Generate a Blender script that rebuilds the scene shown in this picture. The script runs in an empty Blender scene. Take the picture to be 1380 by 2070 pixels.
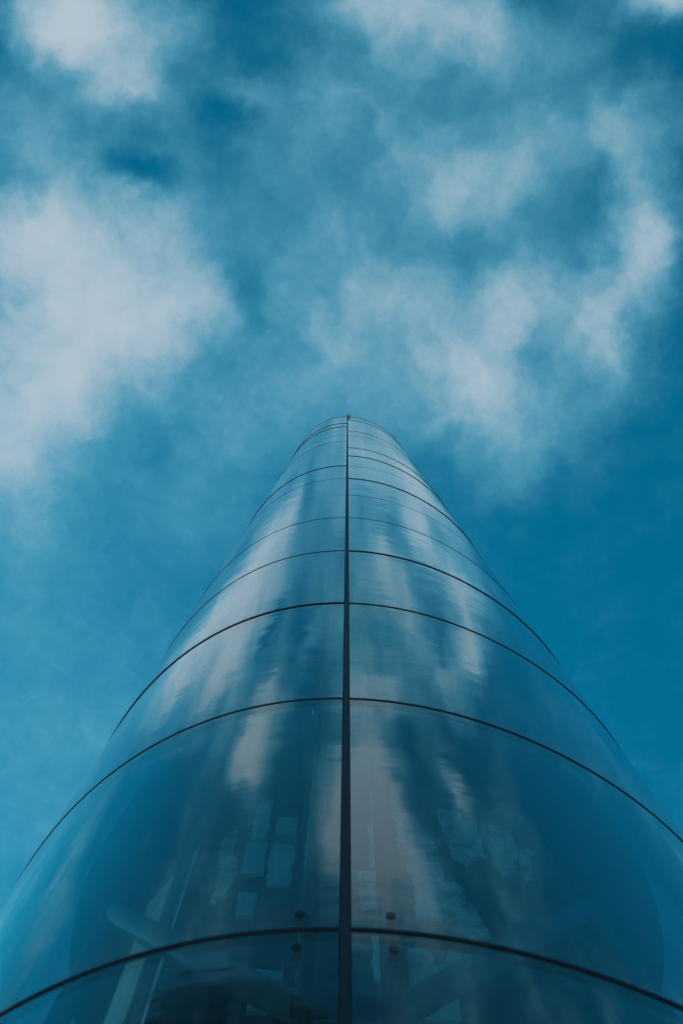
import bpy, bmesh, math, random
from mathutils import Vector, Matrix
random.seed(7)
rad = math.radians
S = bpy.context.scene
COL = S.collection

# ------------------------------------------------------------------ camera
EYE = Vector((0.0, 0.0, 1.6))
FPX = 1700.0                       # focal length in photo pixels (1380 x 2070)
zc = Vector((702.5 - 690, 752.3 - 1035, FPX)).normalized()      # zenith in camera (x right, y down, z fwd)
hx = Vector((0, 1, 0)).cross(zc).normalized()
hy = zc.cross(hx)
cam_d = bpy.data.cameras.new("camera")
cam = bpy.data.objects.new("camera", cam_d); COL.objects.link(cam)
right = Vector((hx.x, hy.x, zc.x)); down = Vector((hx.y, hy.y, zc.y)); fwd = Vector((hx.z, hy.z, zc.z))
M = Matrix((right, -down, -fwd)).transposed().to_4x4(); M.translation = EYE
cam.matrix_world = M
cam_d.sensor_fit = 'VERTICAL'; cam_d.sensor_height = 36.0; cam_d.sensor_width = 24.0
cam_d.lens = FPX / 2070.0 * 36.0
cam_d.clip_start = 0.05; cam_d.clip_end = 5000
cam_d.dof.use_dof = True; cam_d.dof.focus_distance = 12.0; cam_d.dof.aperture_fstop = 2.8
S.camera = cam

# ------------------------------------------------------------------ exposure
S.view_settings.view_transform = 'Standard'
S.view_settings.look = 'None'
S.view_settings.exposure = 0.0
S.view_settings.gamma = 1.0
try:
    S.cycles.max_bounces = 14; S.cycles.transparent_max_bounces = 24
    S.cycles.glossy_bounces = 6; S.cycles.transmission_bounces = 8
except Exception: pass

# ------------------------------------------------------------------ node helper
class NT:
    def __init__(s, tree): s.t = tree; s.n = tree.nodes; s.l = tree.links
    def new(s, typ, **kw):
        n = s.n.new(typ)
        for k, v in kw.items(): setattr(n, k, v)
        return n
    def put(s, sock, v):
        if isinstance(v, bpy.types.NodeSocket): s.l.new(v, sock)
        elif v is not None: sock.default_value = v
    def math(s, op, a, b=None, c=None, clamp=False):
        n = s.new('ShaderNodeMath', operation=op, use_clamp=clamp)
        for i, v in enumerate((a, b, c)):
            if v is not None: s.put(n.inputs[i], v)
        return n.outputs[0]
    def vmath(s, op, a, b=None, c=None):
        n = s.new('ShaderNodeVectorMath', operation=op)
        for i, v in enumerate((a, b, c)):
            if v is not None: s.put(n.inputs[i], v)
        return n.outputs[0]
    def scale(s, a, f):
        n = s.new('ShaderNodeVectorMath', operation='SCALE'); s.put(n.inputs[0], a); s.put(n.inputs['Scale'], f)
        return n.outputs[0]
    def noise(s, vec, scale, detail=5, rough=.5, dist=0.0, out=0):
        n = s.new('ShaderNodeTexNoise'); s.put(n.inputs['Vector'], vec)
        n.inputs['Scale'].default_value = scale; n.inputs['Detail'].default_value = detail
        n.inputs['Roughness'].default_value = rough; n.inputs['Distortion'].default_value = dist
        return n.outputs[out]
    def mix(s, f, a, b, blend='MIX'):
        n = s.new('ShaderNodeMix', data_type='RGBA', blend_type=blend)
        s.put(n.inputs[0], f); s.put(n.inputs[6], a); s.put(n.inputs[7], b)
        return n.outputs[2]
    def ramp(s, v, lo, hi, a=0.0, b=1.0, mode='SMOOTHSTEP'):
        n = s.new('ShaderNodeMapRange', interpolation_type=mode)
        s.put(n.inputs[0], v); n.inputs[1].default_value = lo; n.inputs[2].default_value = hi
        n.inputs[3].default_value = a; n.inputs[4].default_value = b
        return n.outputs[0]

# ------------------------------------------------------------------ sky and sun
SUN_EL, SUN_AZ = rad(36), rad(-60)          # azimuth measured from +Y towards +X
sd = Vector((math.sin(SUN_AZ) * math.cos(SUN_EL), math.cos(SUN_AZ) * math.cos(SUN_EL), math.sin(SUN_EL)))
sun_l = bpy.data.lights.new("sun", 'SUN'); sun_l.energy = 2.2; sun_l.angle = rad(0.5); sun_l.color = (1.0, .95, .86)
sun = bpy.data.objects.new("sun", sun_l); COL.objects.link(sun)
sun.rotation_euler = sd.to_track_quat('Z', 'Y').to_euler()

world = bpy.data.worlds.new("World"); S.world = world; world.use_nodes = True
T = NT(world.node_tree); T.n.clear()
tc = T.new('ShaderNodeTexCoord').outputs['Generated']
sky = T.new('ShaderNodeTexSky', sky_type='NISHITA', sun_disc=False)
sky.sun_elevation = SUN_EL; sky.sun_rotation = SUN_AZ
sky.air_density = 1.0; sky.dust_density = 0.3; sky.ozone_density = 3.0
# cloud layer: a horizontal sheet high above, addressed by its own plane coordinates
sep = T.new('ShaderNodeSeparateXYZ'); T.put(sep.inputs[0], tc)
zz = T.math('MAXIMUM', sep.outputs[2], .06)
comb = T.new('ShaderNodeCombineXYZ')
T.put(comb.inputs[0], T.math('DIVIDE', sep.outputs[0], zz)); T.put(comb.inputs[1], T.math('DIVIDE', sep.outputs[1], zz))
P = comb.outputs[0]
w1 = T.scale(T.vmath('SUBTRACT', T.noise(P, 5.0, 3, .55, out=1), (.5, .5, .5)), .085)
w2 = T.scale(T.vmath('SUBTRACT', T.noise(P, 17.0, 6, .62, out=1), (.5, .5, .5)), .070)
PW = T.vmath('ADD', T.vmath('ADD', P, w1), w2)
# cloud masses in the sheet: centre x, y, half-sizes, turn, weight  (sheet units: height of the layer = 1)
MASSES = [
    (-0.274, -0.378, 0.135, 0.110, 0.00, 0.74),
    (-0.361, -0.378, 0.119, 0.088, 0.00, 0.18),
    (-0.187, -0.357, 0.087, 0.089, 0.00, 0.25),
    (-0.238, -0.311, 0.103, 0.053, 0.17, 0.41),
    (-0.356, -0.286, 0.134, 0.078, 0.34, 0.41),
    (-0.257, -0.275, 0.144, 0.069, 0.17, 0.14),
    (-0.320, -0.233, 0.122, 0.054, 0.00, 0.05),
    (-0.128, -0.309, 0.056, 0.038, 0.00, 0.42),
    (-0.169, -0.238, 0.073, 0.062, 0.00, 0.17),
    (-0.363, -0.180, 0.139, 0.110, 0.00, 0.58),
    (-0.269, -0.120, 0.232, 0.153, 0.00, 0.39),
    (-0.369, -0.075, 0.234, 0.188, 0.00, 0.38),
    (-0.215, -0.053, 0.192, 0.156, 0.00, 0.42),
    (-0.210, -0.180, 0.123, 0.079, 0.00, 0.26),
    (-0.387, 0.027, 0.221, 0.194, 0.00, 0.45),
    (-0.276, 0.027, 0.204, 0.152, 0.00, 0.18),
    (-0.400, 0.133, 0.199, 0.201, 0.00, 0.41),
    (-0.155, -0.108, 0.083, 0.137, 0.00, 0.12),
    (-0.068, -0.264, 0.089, 0.092, 0.00, 0.27),
    (-0.058, -0.195, 0.122, 0.117, 0.00, 0.25),
    (-0.105, -0.362, 0.071, 0.066, 0.00, 0.06),
    (-0.001, -0.397, 0.102, 0.044, 0.00, 0.25),
    (0.091, -0.381, 0.173, 0.088, 0.17, 0.65),
    (0.156, -0.371, 0.071, 0.088, 0.00, 0.19),
    (0.086, -0.321, 0.159, 0.067, 0.00, 0.17),
    (0.054, -0.264, 0.136, 0.092, 0.33, 0.42),
    (0.110, -0.211, 0.163, 0.093, 0.33, 0.10),
    (0.145, -0.189, 0.122, 0.078, 0.00, 0.50),
    (0.209, -0.263, 0.136, 0.099, 0.00, 0.52),
    (0.223, -0.195, 0.097, 0.070, 0.00, 0.12),
    (0.255, -0.356, 0.095, 0.081, 0.00, 0.31),
    (0.345, -0.395, 0.086, 0.044, 0.00, 0.60),
    (0.324, -0.279, 0.088, 0.076, 0.00, 0.49),
    (0.288, -0.232, 0.072, 0.092, 0.00, 0.16),
    (0.340, -0.194, 0.065, 0.094, 0.00, 0.60),
    (0.307, -0.085, 0.101, 0.112, 0.34, 0.76),
    (0.343, -0.140, 0.050, 0.078, 0.33, 0.24),
    (0.171, -0.035, 0.110, 0.131, 0.59, 0.55),
    (0.204, -0.097, 0.074, 0.089, 0.00, 0.42),
    (0.090, -0.086, 0.091, 0.081, 0.00, 0.26),
    (0.033, -0.152, 0.164, 0.119, 0.00, 0.25),
    (-0.001, -0.064, 0.200, 0.147, 0.00, 0.48),
    (0.132, 0.005, 0.134, 0.108, 0.00, 0.19),
    (0.204, 0.074, 0.146, 0.110, 0.26, 0.48),
    (0.092, 0.057, 0.196, 0.127, 0.35, 0.29),
    (0.306, 0.005, 0.123, 0.085, -0.35, 0.41),
    (-0.060, 0.045, 0.187, 0.110, 0.00, 0.30),
    (-0.135, -0.013, 0.101, 0.100, 0.00, -0.03),
    (-0.168, 0.133, 0.172, 0.140, 0.00, 0.31),
    (-0.366, 0.268, 0.309, 0.320, -0.00, 0.02),
    (-0.348, 0.495, 0.457, 0.441, -0.00, 0.34),
    (-0.219, 0.062, 0.119, 0.085, 0.00, -0.02),
    (-0.237, -0.217, 0.064, 0.035, 0.25, -0.48),
    (-0.140, -0.280, 0.048, 0.099, 0.17, -0.17),
    (-0.143, -0.377, 0.055, 0.073, 0.00, -0.11),
    (-0.029, -0.326, 0.079, 0.105, 0.33, 0.22),
    (0.348, -0.345, 0.127, 0.081, 0.16, -0.29),
    (0.236, -0.146, 0.087, 0.049, -0.52, 0.07),
    (0.263, -0.178, 0.049, 0.070, 0.33, 0.00),
    (-0.116, -0.092, 0.033, 0.073, -0.17, -0.32),
    (-0.369, -0.348, 0.072, 0.030, 0.00, -0.10),
    (-0.165, 0.021, 0.110, 0.067, 0.00, -0.04),
    (0.390, -0.029, 0.083, 0.149, 0.00, -0.18),
    (0.325, 0.145, 0.283, 0.218, 0.00, -0.06),
    (0.339, 0.427, 0.359, 0.430, -0.00, -0.15),
    (-0.376, -0.228, 0.057, 0.031, 0.00, -0.14),
    (-0.035, -0.254, 0.040, 0.069, 0.00, -0.02),
    (0.136, -0.075, 0.041, 0.057, 0.00, -0.02),
    (0.246, -0.041, 0.033, 0.115, 0.00, 0.07),
    (-0.268, 0.121, 0.172, 0.104, 0.00, -0.13),
    (0.080, -0.570, 0.240, 0.200, 0.00, 1.70),
    (-0.300, -0.430, 0.100, 0.130, 0.60, 0.60),
    (0.360, -0.400, 0.100, 0.100, 0.00, 0.35),
    (0.820, -0.160, 0.420, 0.420, 0.00, -0.90),
    (-0.800, -0.140, 0.400, 0.400, 0.00, -0.70),
    (0.270, -0.630, 0.150, 0.160, 0.30, 0.75),
]
acc = None
for (mx, my, ra, rb, ang, w) in MASSES:
    mp = T.new('ShaderNodeMapping', vector_type='TEXTURE')
    T.put(mp.inputs['Vector'], PW)
    mp.inputs['Location'].default_value = (mx, my, 0); mp.inputs['Rotation'].default_value = (0, 0, ang)
    mp.inputs['Scale'].default_value = (ra, rb, 1)
    g = T.new('ShaderNodeTexGradient', gradient_type='SPHERICAL'); T.put(g.inputs[0], mp.outputs[0])
    acc = T.math('MULTIPLY_ADD', T.ramp(g.outputs['Fac'], 0, 1), w, acc if acc is not None else 0.0)
# everywhere outside the mapped region the same sort of broken cloud carries on
ln = T.new('ShaderNodeVectorMath', operation='LENGTH'); T.put(ln.inputs[0], T.vmath('MULTIPLY', T.vmath('SUBTRACT', P, (0, .22, 0)), (1, .68, 1)))
far = T.ramp(ln.outputs['Value'], .52, .72)
wide = T.ramp(T.noise(PW, 3.0, 5, .55), .44, .70, 0, .7)
acc = T.math('MULTIPLY_ADD', far, wide, acc)
fine = T.math('SUBTRACT', T.noise(PW, 11.0, 9, .60), .5)
wisp = T.math('SUBTRACT', T.noise(P, 34.0, 6, .62, .6), .5)
dens = T.math('ADD', acc, T.math('MULTIPLY', fine, .58))
dens = T.math('MULTIPLY_ADD', wisp, .24, dens)
puff = T.math('ABSOLUTE', T.math('MULTIPLY_ADD', T.noise(PW, 7.0, 5, .5), 2.0, -1.0))      # rounded heads with creases between
puff = T.math('SUBTRACT', .17, puff)
dens = T.math('MULTIPLY_ADD', T.math('MULTIPLY', puff, -1.0), T.math('MULTIPLY', T.math('MINIMUM', T.math('MAXIMUM', acc, 0.0), .8), .45), dens)
dens = T.math('ADD', dens, .06)
cover = T.ramp(dens, -.12, 1.16, 0, 1, 'SMOOTHSTEP')
blue = T.mix(.55, T.mix(1.0, sky.outputs[0], (.002, 1.34, 1.33, 1), 'MULTIPLY'), (.005, 1.42, 2.75, 1))
thin = T.ramp(cover, .30, 1.10)
blue = T.mix(1.0, blue, T.ramp(sep.outputs[1], -.42, .12, .82, 1.0), 'MULTIPLY')      # lens vignetting put into the sky colour: darker towards the back
ccol = T.mix(thin, (1.35, 4.75, 6.25, 1), (4.5, 5.5, 6.3, 1))
skyc = T.mix(cover, blue, ccol)
bg = T.new('ShaderNodeBackground'); T.put(bg.inputs[0], skyc); bg.inputs[1].default_value = .10
out = T.new('ShaderNodeOutputWorld'); T.l.new(bg.outputs[0], out.inputs[0])
try: world.cycles.sampling_method = 'MANUAL'; world.cycles.sample_map_resolution = 512
except Exception: pass

# ------------------------------------------------------------------ materials
def mat(name):
    m = bpy.data.materials.new(name); m.use_nodes = True
    t = NT(m.node_tree); t.n.clear()
    o = t.new('ShaderNodeOutputMaterial')
    return m, t, o
def plain(name, col, rough=.5, metal=0.0, var=.25, vscale=6.0, bump=0.0, bscale=40, spec=.5):
    m, t, o = mat(name)
    co = t.new('ShaderNodeTexCoord').outputs['Object']
    nz = t.noise(co, vscale, 6, .6)
    c = t.mix(t.ramp(nz, .3, .7), tuple(x * (1 - var) for x in col) + (1,), tuple(min(1, x * (1 + var)) for x in col) + (1,))
    p = t.new('ShaderNodeBsdfPrincipled'); t.put(p.inputs['Base Color'], c)
    t.put(p.inputs['Roughness'], t.ramp(nz, .2, .8, rough * .85, min(1, rough * 1.15))); p.inputs['Metallic'].default_value = metal; p.inputs['Specular IOR Level'].default_value = spec
    if bump:
        b = t.new('ShaderNodeBump'); b.inputs['Strength'].default_value = bump; b.inputs['Distance'].default_value = .01
        t.put(b.inputs['Height'], t.noise(co, bscale, 4)); t.put(p.inputs['Normal'], b.outputs[0])
    t.l.new(p.outputs[0], o.inputs[0]); return m

def glass_mat():
    m, t, o = mat("coated_glass")
    co = t.new('ShaderNodeTexCoord').outputs['Object']
    rnd = t.new('ShaderNodeObjectInfo').outputs['Random']
    off = t.new('ShaderNodeCombineXYZ'); t.put(off.inputs[0], t.math('MULTIPLY', rnd, 31.0)); t.put(off.inputs[2], t.math('MULTIPLY', rnd, 17.0))
    cc = t.vmath('ADD', co, off.outputs[0])
    big = t.noise(t.vmath('MULTIPLY', cc, (1.0, 1.0, .7)), 1.6, 2, .5)
    rip = t.noise(t.vmath('MULTIPLY', cc, (1.0, 1.0, 2.6)), 2.4, 3, .5)
    b1 = t.new('ShaderNodeBump'); b1.inputs['Strength'].default_value = 1.0; b1.inputs['Distance'].default_value = .007
    t.put(b1.inputs['Height'], big)
    b2 = t.new('ShaderNodeBump'); b2.inputs['Strength'].default_value = 1.0; b2.inputs['Distance'].default_value = .0013
    t.put(b2.inputs['Height'], rip); t.put(b2.inputs['Normal'], b1.outputs[0])
    lw = t.new('ShaderNodeLayerWeight'); lw.inputs['Blend'].default_value = .5
    f = t.math('POWER', lw.outputs['Facing'], 3.2)
    fac = t.math('MINIMUM', .96, t.math('MULTIPLY_ADD', f, 1.46, .03))
    # milky haze painted as a pale film, plus rain drips and bottom-edge dust
    haze_dirt = t.ramp(t.noise(t.vmath('MULTIPLY', cc, (6.0, 6.0, .5)), 3.0, 6, .65), .30, .85, .035, .11)
    gz = t.new('ShaderNodeSeparateXYZ'); t.put(gz.inputs[0], t.new('ShaderNodeTexCoord').outputs['Generated'])
    low = t.math('MULTIPLY', t.ramp(gz.outputs[2], .0, .10, 1, 0), t.ramp(t.noise(t.vmath('MULTIPLY', cc, (9.0, 9.0, 2.0)), 3.0, 5, .6), .35, .8, .02, .22))
    drip = t.ramp(t.noise(t.vmath('MULTIPLY', cc, (22.0, 22.0, .35)), 3.0, 4, .6), .58, .80, 0, .09)
    haze_dirt = t.math('ADD', haze_dirt, t.math('ADD', low, drip))
    tr = t.new('ShaderNodeBsdfTransparent'); tr.inputs[0].default_value = (.56, .84, .89, 1)
    gl = t.new('ShaderNodeBsdfGlossy'); t.put(gl.inputs['Color'], t.mix(rnd, (.82, .90, .93, 1), (.95, 1.0, 1.0, 1))); gl.inputs['Roughness'].default_value = .045
    t.put(gl.inputs['Normal'], b2.outputs[0])
    mx = t.new('ShaderNodeMixShader'); t.put(mx.inputs[0], fac); t.l.new(tr.outputs[0], mx.inputs[1]); t.l.new(gl.outputs[0], mx.inputs[2])
    df = t.new('ShaderNodeBsdfDiffuse'); df.inputs[0].default_value = (.32, .40, .42, 1)
    m2 = t.new('ShaderNodeMixShader'); t.put(m2.inputs[0], haze_dirt); t.l.new(mx.outputs[0], m2.inputs[1]); t.l.new(df.outputs[0], m2.inputs[2])
    t.l.new(m2.outputs[0], o.inputs[0]); return m

M_GLASS = glass_mat()
M_SEAL = plain("black_sealant", (.014, .035, .060), .6, 0, .3, 9)
M_STEEL = plain("painted_steel", (.10, .17, .20), .45, .2, .2, 3)
M_DARK = plain("dark_steel", (.02, .035, .045), .4, .5, .3, 8)
M_FIT = plain("fitting_steel", (.05, .07, .09), .3, .8, .2, 12)
M_TUBE = plain("pale_tube", (.15, .28, .33), .85, 0, .2, 2)
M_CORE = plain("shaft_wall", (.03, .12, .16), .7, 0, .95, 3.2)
M_REFLWIN = plain("reflected_pane", (.40, .78, .86), .3, 0, .15, 2)
M_REFLPATCH = plain("pale_reflection", (.32, .52, .60), .7, 0, .75, 9)
M_COPE = plain("brown_coping", (.72, .58, .46), .5, 0, .25, 5)
M_WHITE = plain("white_enamel", (.88, .9, .9), .4, 0, .05, 5)
M_SLAB = plain("deck_plate", (.05, .14, .18), .6, 0, .2, 3)
M_GROUND = plain("paving", (.38, .38, .36), .85, 0, .25, .8, .5, 12)
M_WALL = plain("render_wall", (.03, .10, .13), .8, 0, .25, .5, .3, 20)
M_DARKWALL = plain("dark_cladding", (.008, .03, .045), .8, 0, .3, .3, spec=.1)
M_PALEWALL = plain("pale_render", (.22, .32, .36), .8, 0, .3, .4)
M_WINDOW = plain("window_pane", (.008, .032, .05), .6, 0, .5, .25, spec=.1)
M_BARK = plain("bark", (.06, .05, .04), .9, 0, .3, 4, .8, 20)
M_LEAF = plain("leaf", (.04, .09, .05), .6, 0, .4, .7)

# ------------------------------------------------------------------ mesh helpers
def link(name, bm, m, parent=None, smooth=False):
    me = bpy.data.meshes.new(name); bm.normal_update(); bm.to_mesh(me); bm.free()
    me.materials.append(m)
    if smooth:
        for p in me.polygons: p.use_smooth = True
    o = bpy.data.objects.new(name, me); COL.objects.link(o)
    if parent is not None: o.parent = parent
    return o
def empty(name, loc=(0, 0, 0)):
    o = bpy.data.objects.new(name, None); COL.objects.link(o); o.location = loc; return o
def box(bm, c, s, mtx=None):
    r = bmesh.ops.create_cube(bm, size=1.0)
    for v in r['verts']:
        v.co = Vector((v.co.x * s[0], v.co.y * s[1], v.co.z * s[2]))
        if mtx: v.co = mtx @ v.co
        v.co += Vector(c)
    return r['verts']
def tube(bm, a, b, r, seg=14):
    a, b = Vector(a), Vector(b); d = b - a
    q = d.to_track_quat('Z', 'Y').to_matrix()
    rr = bmesh.ops.create_cone(bm, cap_ends=True, segments=seg, radius1=r, radius2=r, depth=d.length)
    for v in rr['verts']: v.co = q @ v.co + (a + b) / 2

# ------------------------------------------------------------------ plan of the tower
U = 2.0                                     # storey (pane) height
CX, CY, R0 = .0556 * U, 2.1262 * U, 1.2135 * U
FT = ((2, -.0045, -.0066), (3, -.0003, -.0061), (4, .0033, -.0099))
def prad(ps): return R0 * (1 + sum(a * math.cos(k * ps) + b * math.sin(k * ps) for k, a, b in FT))
def pt(ps, z, off=0.0):
    r = prad(ps) + off
    return Vector((CX + r * math.sin(ps), CY - r * math.cos(ps), z))
SEAM = -.0492
NB = 5
BAY = 2 * math.pi / NB
def ringz(n): return EYE.z + (1.2619 + n) * U
N_LO, N_HI = -2, 15
Z_BASE = .16
Z_TOP = ringz(16) + .42

def strip(ps0, ps1, z0, z1, o_in, o_out, seg, bm=None):
    """a curved solid following the plan between two angles, two heights, two offsets"""
    bm = bm or bmesh.new(); prev = None
    for i in range(seg + 1):
        ps = ps0 + (ps1 - ps0) * i / seg
        q = [bm.verts.new(pt(ps, z0, o_in)), bm.verts.new(pt(ps, z0, o_out)), bm.verts.new(pt(ps, z1, o_out)), bm.verts.new(pt(ps, z1, o_in))]
        if prev:
            for k in range(4):
                bm.faces.new((prev[k], prev[(k + 1) % 4], q[(k + 1) % 4], q[k]))
        else: bm.faces.new(q[::-1])
        prev = q
    bm.faces.new(prev)
    bmesh.ops.recalc_face_normals(bm, faces=bm.faces)
    return bm
def pane(ps0, ps1, z0, z1, seg):
    """bent pane: outer and inner faces with smooth normals, thin edges"""
    bm = bmesh.new(); lean = random.uniform(-1, 1) * .0035; twist = random.uniform(-1, 1) * .003
    vz = 6; grid = []
    for side, off in ((0, 0.0), (1, -.018)):
        g = []
        for i in range(seg + 1):
            u = i / seg; ps = ps0 + (ps1 - ps0) * u
            g.append([bm.verts.new(pt(ps, z0 + (z1 - z0) * j / vz, off + lean * (j / vz - .5) + twist * (u - .5) * (j / vz - .5))) for j in range(vz + 1)])
        grid.append(g)
    fs = []
    for s in (0, 1):
        for i in range(seg):
            for j in range(vz):
                a, b, c, d = grid[s][i][j], grid[s][i + 1][j], grid[s][i + 1][j + 1], grid[s][i][j + 1]
                f = bm.faces.new((a, b, c, d) if s == 0 else (d, c, b, a)); f.smooth = True
    def edge(l0, l1):
        for k in range(len(l0) - 1):
            bm.faces.new((l0[k], l0[k + 1], l1[k + 1], l1[k]))
    edge([g[0] for g in grid[1]], [g[0] for g in grid[0]]); edge([g[-1] for g in grid[0]], [g[-1] for g in grid[1]])
    edge(grid[0][0], grid[1][0]); edge(grid[1][-1], grid[0][-1])
    for e in bm.edges:
        if len(e.link_faces) == 2 and e.link_faces[0].smooth != e.link_faces[1].smooth: e.smooth = False
    return bm

tower = empty("glass_tower", (CX, CY, 0))
tower["label"] = "tall round tower of curved glass panes with thin dark joints, seen from its foot"
tower["category"] = "tower"
def part(name, bm, m, parent=None, smooth=False):
    o = link(name, bm, m, tower if parent is None else parent, smooth)
    if parent is None: o.matrix_parent_inverse = Matrix.Translation((-CX, -CY, 0))
    return o

VJ = .021 / R0                              # half width of the vertical joint, as angle
HJ = .0055
SCL = .72
# how far each horizontal joint stands proud, left and right of the front seam (bay NB-1 / bay 0)
PROUD = {-1: (.014, .014), 0: (.020, .020), 1: (.015, .014), 2: (.017, .011), 3: (.007, .018), 4: (.013, .006), 5: (.004, .004),
         6: (.009, .030), 7: (.026, .004), 8: (.002, .036), 9: (.002, .034), 10: (.012, .003), 11: (.006, .006),
         12: (.012, .020), 13: (.042, .003), 14: (.046, .002), 15: (.003, .036), 16: (.004, .006)}
levels = [Z_BASE] + [ringz(n) for n in range(-1, 17)] + [Z_TOP]
for b in range(NB):
    p0 = SEAM + BAY * b; p1 = p0 + BAY
    for i in range(len(levels) - 1):
        z0, z1 = levels[i] + HJ, levels[i + 1] - HJ
        part("glass_panel", pane(p0 + VJ, p1 - VJ, z0, z1, 40), M_GLASS)
    for n in range(-1, 17):
        if b == 0: pr = PROUD[n][1] * (SCL if n > 3 else 1)
        elif b == NB - 1: pr = PROUD[n][0] * (SCL if n > 3 else 1)
        else: pr = random.choice((.004, .008, .013))
        part("horizontal_joint", strip(p0 + VJ, p1 - VJ, ringz(n) - HJ + .0005, ringz(n) + HJ - .0005, -.003 - pr * .42, pr * .38, 40), M_SEAL, smooth=False)
    part("vertical_joint", strip(p0 - VJ + .0004, p0 + VJ - .0004, Z_BASE, Z_TOP - .03, -.05, .008, 2, strip(p0 - VJ * .72, p0 + VJ * .72, Z_BASE + .01, Z_TOP - .04, .0085, .018, 2)), M_SEAL)

# coping and small white beacon at the very top, plinth at the foot
bm = None
for b in range(NB):
    bm = strip(SEAM + BAY * b, SEAM + BAY * (b + 1), Z_TOP, Z_TOP + .09, -.10, .010, 24, bm)
part("coping", bm, M_COPE)
bm = bmesh.new()
c = pt(SEAM + .02, Z_TOP + .10, .06); box(bm, c, (.22, .10, .16))
bmesh.ops.bevel(bm, geom=list(bm.edges), offset=.03, segments=2, affect='EDGES')
part("roof_beacon", bm, M_WHITE)
bm = strip(0, 2 * math.pi, 0, Z_BASE - .002, -.3, .06, 96)
part("plinth", bm, M_SLAB)

# point fittings beside the front seam: a bracket between two posts, four clamp discs on the glass
POFF = .155
def fpos(side, off, dz, n):
    ps = SEAM + side * POFF / R0
    return pt(ps, ringz(n) + dz, off)
for b in (0, 1, 4, 2, 3):
    sm = SEAM + BAY * b
    for side in (-1, 1):
        bm = bmesh.new(); ps = sm + side * POFF / R0
        tube(bm, pt(ps, .17, -.20), pt(ps, Z_TOP - .3, -.20), .032, 16)
        part("post", bm, M_DARK, smooth=True)
for b in (0,):
    sm = SEAM + BAY * b
    for n in range(-1, 16):
        bm = bmesh.new(); z = ringz(n)
        a_, b_ = pt(sm - POFF / R0, z - .15, -.16), pt(sm + POFF / R0, z - .15, -.16)
        d = (b_ - a_).normalized(); mt = Matrix((d, Vector((0, 0, 1)).cross(d), Vector((0, 0, 1)))).transposed()
        box(bm, (a_ + b_) / 2, (POFF * 2 + .05, .05, .05), mt)
        for side in (-1, 1):
            ps = sm + side * POFF / R0
            for dz in (-.085, .085):
                tube(bm, pt(ps, z - .02 + dz * .2, -.18), pt(ps, z + dz, -.04), .011, 10)
        br = part("spider_bracket", bm, M_DARK)
        for side in (-1, 1):
            ps = sm + side * POFF / R0
            for dz in (-.085, .085):
                bm = bmesh.new()
                tube(bm, pt(ps, z + dz, -.042), pt(ps, z + dz, -.0185), .038, 24)
                if n < 1: tube(bm, pt(ps, z + dz, -.0184), pt(ps, z + dz, .003), .016, 20)
                o = link("clamp_disc", bm, M_FIT, br)

# interior: decks, V-shaped tubes behind the glass, and the lift shaft carrying modelled reflection shapes
RI = R0 - 2.0
levels_d = [2.95 + 4 * k for k in range(8)]
FOOT = [(-1.0, -1.45), (1.0, -1.45), (1.4, -.9), (1.4, .9), (1.0, 1.45), (-1.0, 1.45), (-1.4, .9), (-1.4, -.9)]
for z in levels_d:
    bm = bmesh.new(); lo, hi = [], []
    n_ = 72
    for zz_, L in ((z, lo), (z + .14, hi)):
        for i in range(n_):
            ps = 2 * math.pi * i / n_
            L.append((bm.verts.new(pt(ps, zz_, -.34)), bm.verts.new(Vector((CX + .8 * math.sin(ps), CY - .8 * math.cos(ps), zz_)))))
    for i in range(n_):
        j_ = (i + 1) % n_
        bm.faces.new((lo[i][0], lo[i][1], lo[j_][1], lo[j_][0])); bm.faces.new((hi[i][0], hi[j_][0], hi[j_][1], hi[i][1]))
        bm.faces.new((lo[i][0], lo[j_][0], hi[j_][0], hi[i][0])); bm.faces.new((lo[i][1], hi[i][1], hi[j_][1], lo[j_][1]))
    part("deck", bm, M_SLAB)
for k in range(8):
    z0 = 4.16 + 4 * k
    for j in range(NB):
        for sgn in (-1, 1):
            ps = SEAM + j * BAY
            bm = bmesh.new(); tube(bm, pt(ps + sgn * .012, z0, -RI), pt(ps + sgn * BAY / 2, z0 + 1.24, -RI), .058, 16)
            part("diagonal_brace", bm, M_TUBE, smooth=True)
bm = bmesh.new()
zt = Z_TOP - 2.2
lo = [bm.verts.new((CX + x, CY + y, .17)) for x, y in FOOT]; hi = [bm.verts.new((CX + x, CY + y, zt)) for x, y in FOOT]
for i in range(8): bm.faces.new((lo[i], lo[(i + 1) % 8], hi[(i + 1) % 8], hi[i]))
bm.faces.new(hi); bm.faces.new(lo[::-1])
shaft = part("lift_shaft", bm, M_CORE)
YF = CY - 1.45
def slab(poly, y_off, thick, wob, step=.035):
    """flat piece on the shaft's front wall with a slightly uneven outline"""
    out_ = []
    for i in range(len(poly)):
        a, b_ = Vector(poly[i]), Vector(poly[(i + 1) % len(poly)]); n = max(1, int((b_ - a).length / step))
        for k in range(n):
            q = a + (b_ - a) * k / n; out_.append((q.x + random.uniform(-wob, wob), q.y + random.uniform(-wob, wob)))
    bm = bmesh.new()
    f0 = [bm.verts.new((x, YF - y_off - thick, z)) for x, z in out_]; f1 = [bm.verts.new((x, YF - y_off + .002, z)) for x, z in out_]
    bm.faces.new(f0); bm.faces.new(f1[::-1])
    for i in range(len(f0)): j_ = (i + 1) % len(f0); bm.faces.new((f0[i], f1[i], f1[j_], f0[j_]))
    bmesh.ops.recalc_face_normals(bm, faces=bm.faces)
    return bm
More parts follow.
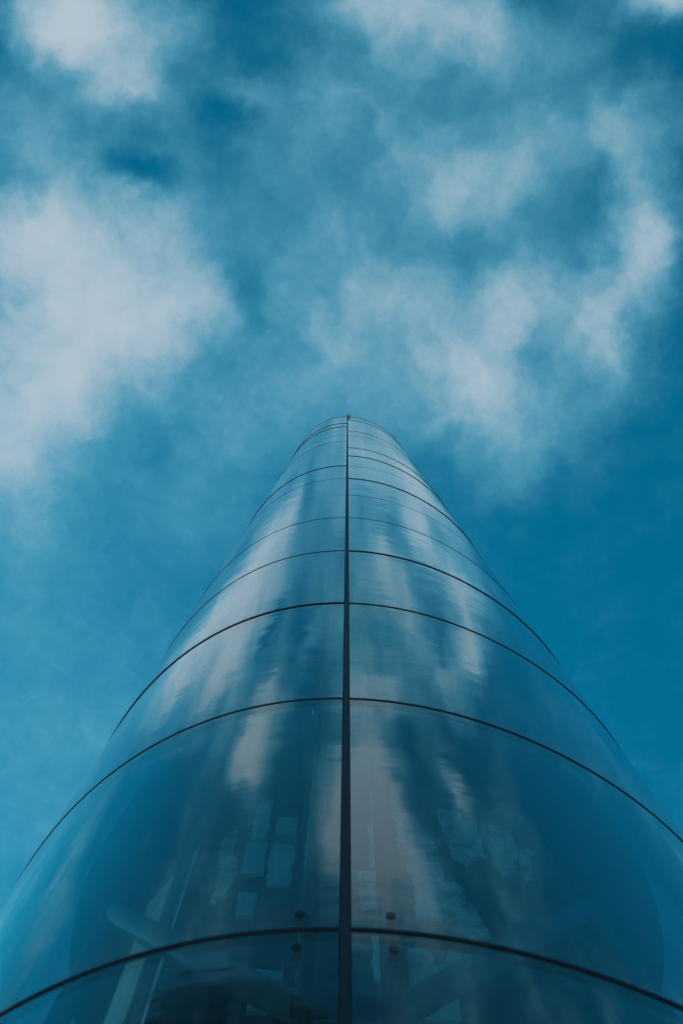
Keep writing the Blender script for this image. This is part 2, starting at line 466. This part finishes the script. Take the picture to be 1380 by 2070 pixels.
REFL_PATCHES = [[(0.312, 6.651), (0.401, 6.56), (0.521, 6.196), (0.541, 5.855), (0.4, 5.809), (0.328, 5.947), (0.292, 6.302)], [(0.568, 6.652), (0.716, 6.561), (0.772, 6.304), (0.683, 5.996), (0.611, 6.094), (0.568, 6.358)],
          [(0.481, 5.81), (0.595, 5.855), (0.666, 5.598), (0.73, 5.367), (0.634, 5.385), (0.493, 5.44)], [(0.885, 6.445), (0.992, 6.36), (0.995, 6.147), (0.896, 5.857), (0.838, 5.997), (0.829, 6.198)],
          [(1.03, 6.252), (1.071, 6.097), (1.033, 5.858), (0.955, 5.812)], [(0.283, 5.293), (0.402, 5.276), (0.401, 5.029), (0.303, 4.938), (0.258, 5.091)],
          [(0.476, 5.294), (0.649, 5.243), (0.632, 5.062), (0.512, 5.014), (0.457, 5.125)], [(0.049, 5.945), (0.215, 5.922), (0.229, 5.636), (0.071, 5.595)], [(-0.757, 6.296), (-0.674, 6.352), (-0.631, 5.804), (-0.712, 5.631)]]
for k in range(3):  # pale broken reflections in the panes, modelled as thin pieces on the shaft wall
    for P_ in REFL_PATCHES:
        link("reflection_patch", slab([(x, z + 4 * k) for x, z in P_], .024, .008, .016), M_REFLPATCH, shaft)
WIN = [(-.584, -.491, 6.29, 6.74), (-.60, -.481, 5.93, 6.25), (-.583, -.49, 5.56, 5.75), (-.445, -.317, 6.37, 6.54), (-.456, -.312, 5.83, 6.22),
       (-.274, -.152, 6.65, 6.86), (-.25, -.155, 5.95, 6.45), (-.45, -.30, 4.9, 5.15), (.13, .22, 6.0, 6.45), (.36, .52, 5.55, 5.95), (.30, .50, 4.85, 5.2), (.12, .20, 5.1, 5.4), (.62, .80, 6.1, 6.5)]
for k in range(4):  # window reflections modelled as slabs, the mirrored ripple put into their outlines
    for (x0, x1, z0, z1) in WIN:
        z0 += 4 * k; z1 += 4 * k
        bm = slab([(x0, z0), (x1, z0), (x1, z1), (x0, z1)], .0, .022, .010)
        link("window_reflection", bm, M_REFLWIN, shaft)
for x in (-.30, -.275, .26):
    bm = bmesh.new(); tube(bm, (x + .012, YF - .05, .2), (x + .012, YF - .05, zt - .5), .011, 10)
    part("pipe", bm, M_DARK, smooth=True)

# ------------------------------------------------------------------ ground
bm = bmesh.new(); bmesh.ops.create_grid(bm, x_segments=8, y_segments=8, size=1500)
g = link("ground", bm, M_GROUND); g["kind"] = "structure"

# ------------------------------------------------------------------ unseen block added behind the camera to darken the lowest panes
def building(name, az, dist, width, depth, height, label, floors, cols, wallm, winm, shift=0.0):
    """az in degrees from -Y towards +X, dist to the front face"""
    root = empty(name, (CX + dist * math.sin(rad(az)) + shift * math.cos(rad(az)), CY - dist * math.cos(rad(az)) + shift * math.sin(rad(az)), 0))
    root.rotation_euler = (0, 0, rad(az))          # local -Y points away from the tower, +Y faces it
    root["label"] = label; root["category"] = "building"
    fh = height / floors
    bm = bmesh.new(); cw = width / cols; ww = cw * .62; wh = fh * .6
    # front wall as a grid with real recessed openings
    xs = [-width / 2]; 
    for c_ in range(cols): x = -width / 2 + cw * (c_ + .5); xs += [x - ww / 2, x + ww / 2]
    xs.append(width / 2)
    zs = [0.0]
    for f_ in range(floors): z_ = fh * f_ + fh * .25; zs += [z_, z_ + wh]
    zs.append(height)
    for i in range(len(xs) - 1):
        for j in range(len(zs) - 1):
            x0, x1, z0, z1 = xs[i], xs[i + 1], zs[j], zs[j + 1]
            if i % 2 == 1 and j % 2 == 1:
                q = [(x0, z0), (x1, z0), (x1, z1), (x0, z1)]
                for k in range(4):
                    a, b_ = q[k], q[(k + 1) % 4]
                    bm.faces.new([bm.verts.new(p) for p in ((a[0], 0, a[1]), (b_[0], 0, b_[1]), (b_[0], -.25, b_[1]), (a[0], -.25, a[1]))])
            else:
                bm.faces.new([bm.verts.new(p) for p in ((x0, 0, z0), (x1, 0, z0), (x1, 0, z1), (x0, 0, z1))])
    w2_ = width / 2
    for q in (((-w2_, 0, 0), (-w2_, -depth, 0), (-w2_, -depth, height), (-w2_, 0, height)), ((w2_, 0, 0), (w2_, -depth, 0), (w2_, -depth, height), (w2_, 0, height)),
              ((-w2_, -depth, 0), (w2_, -depth, 0), (w2_, -depth, height), (-w2_, -depth, height))):
        bm.faces.new([bm.verts.new(p) for p in q])
    link("wall", bm, wallm, root)
    bm = bmesh.new(); box(bm, (0, -depth / 2, height + .2), (width + .5, depth + .5, .4)); box(bm, (width * .2, -depth * .5, height + 1.2), (width * .25, depth * .4, 1.6))
    link("roof", bm, M_SLAB, root)
    cnt = 0
    for f_ in range(floors - 1, -1, -1):
        for c_ in range(cols):
            cnt += 1
            if cnt > 96: continue
            x = -width / 2 + cw * (c_ + .5); z_ = fh * f_ + fh * .25
            bm = bmesh.new(); box(bm, (x, -.22, z_ + wh / 2), (ww - .01, .03, wh - .01)); box(bm, (x, -.18, z_ + wh * .62), (ww - .02, .05, .06)); 
            link("window", bm, winm, root)
    return root
building("unseen_dark_block", -24, 42, 72, 10, 52.0, "long dark block out of view, added to darken the reflection in the bottom panes", 8, 12, M_WALL, M_WINDOW)
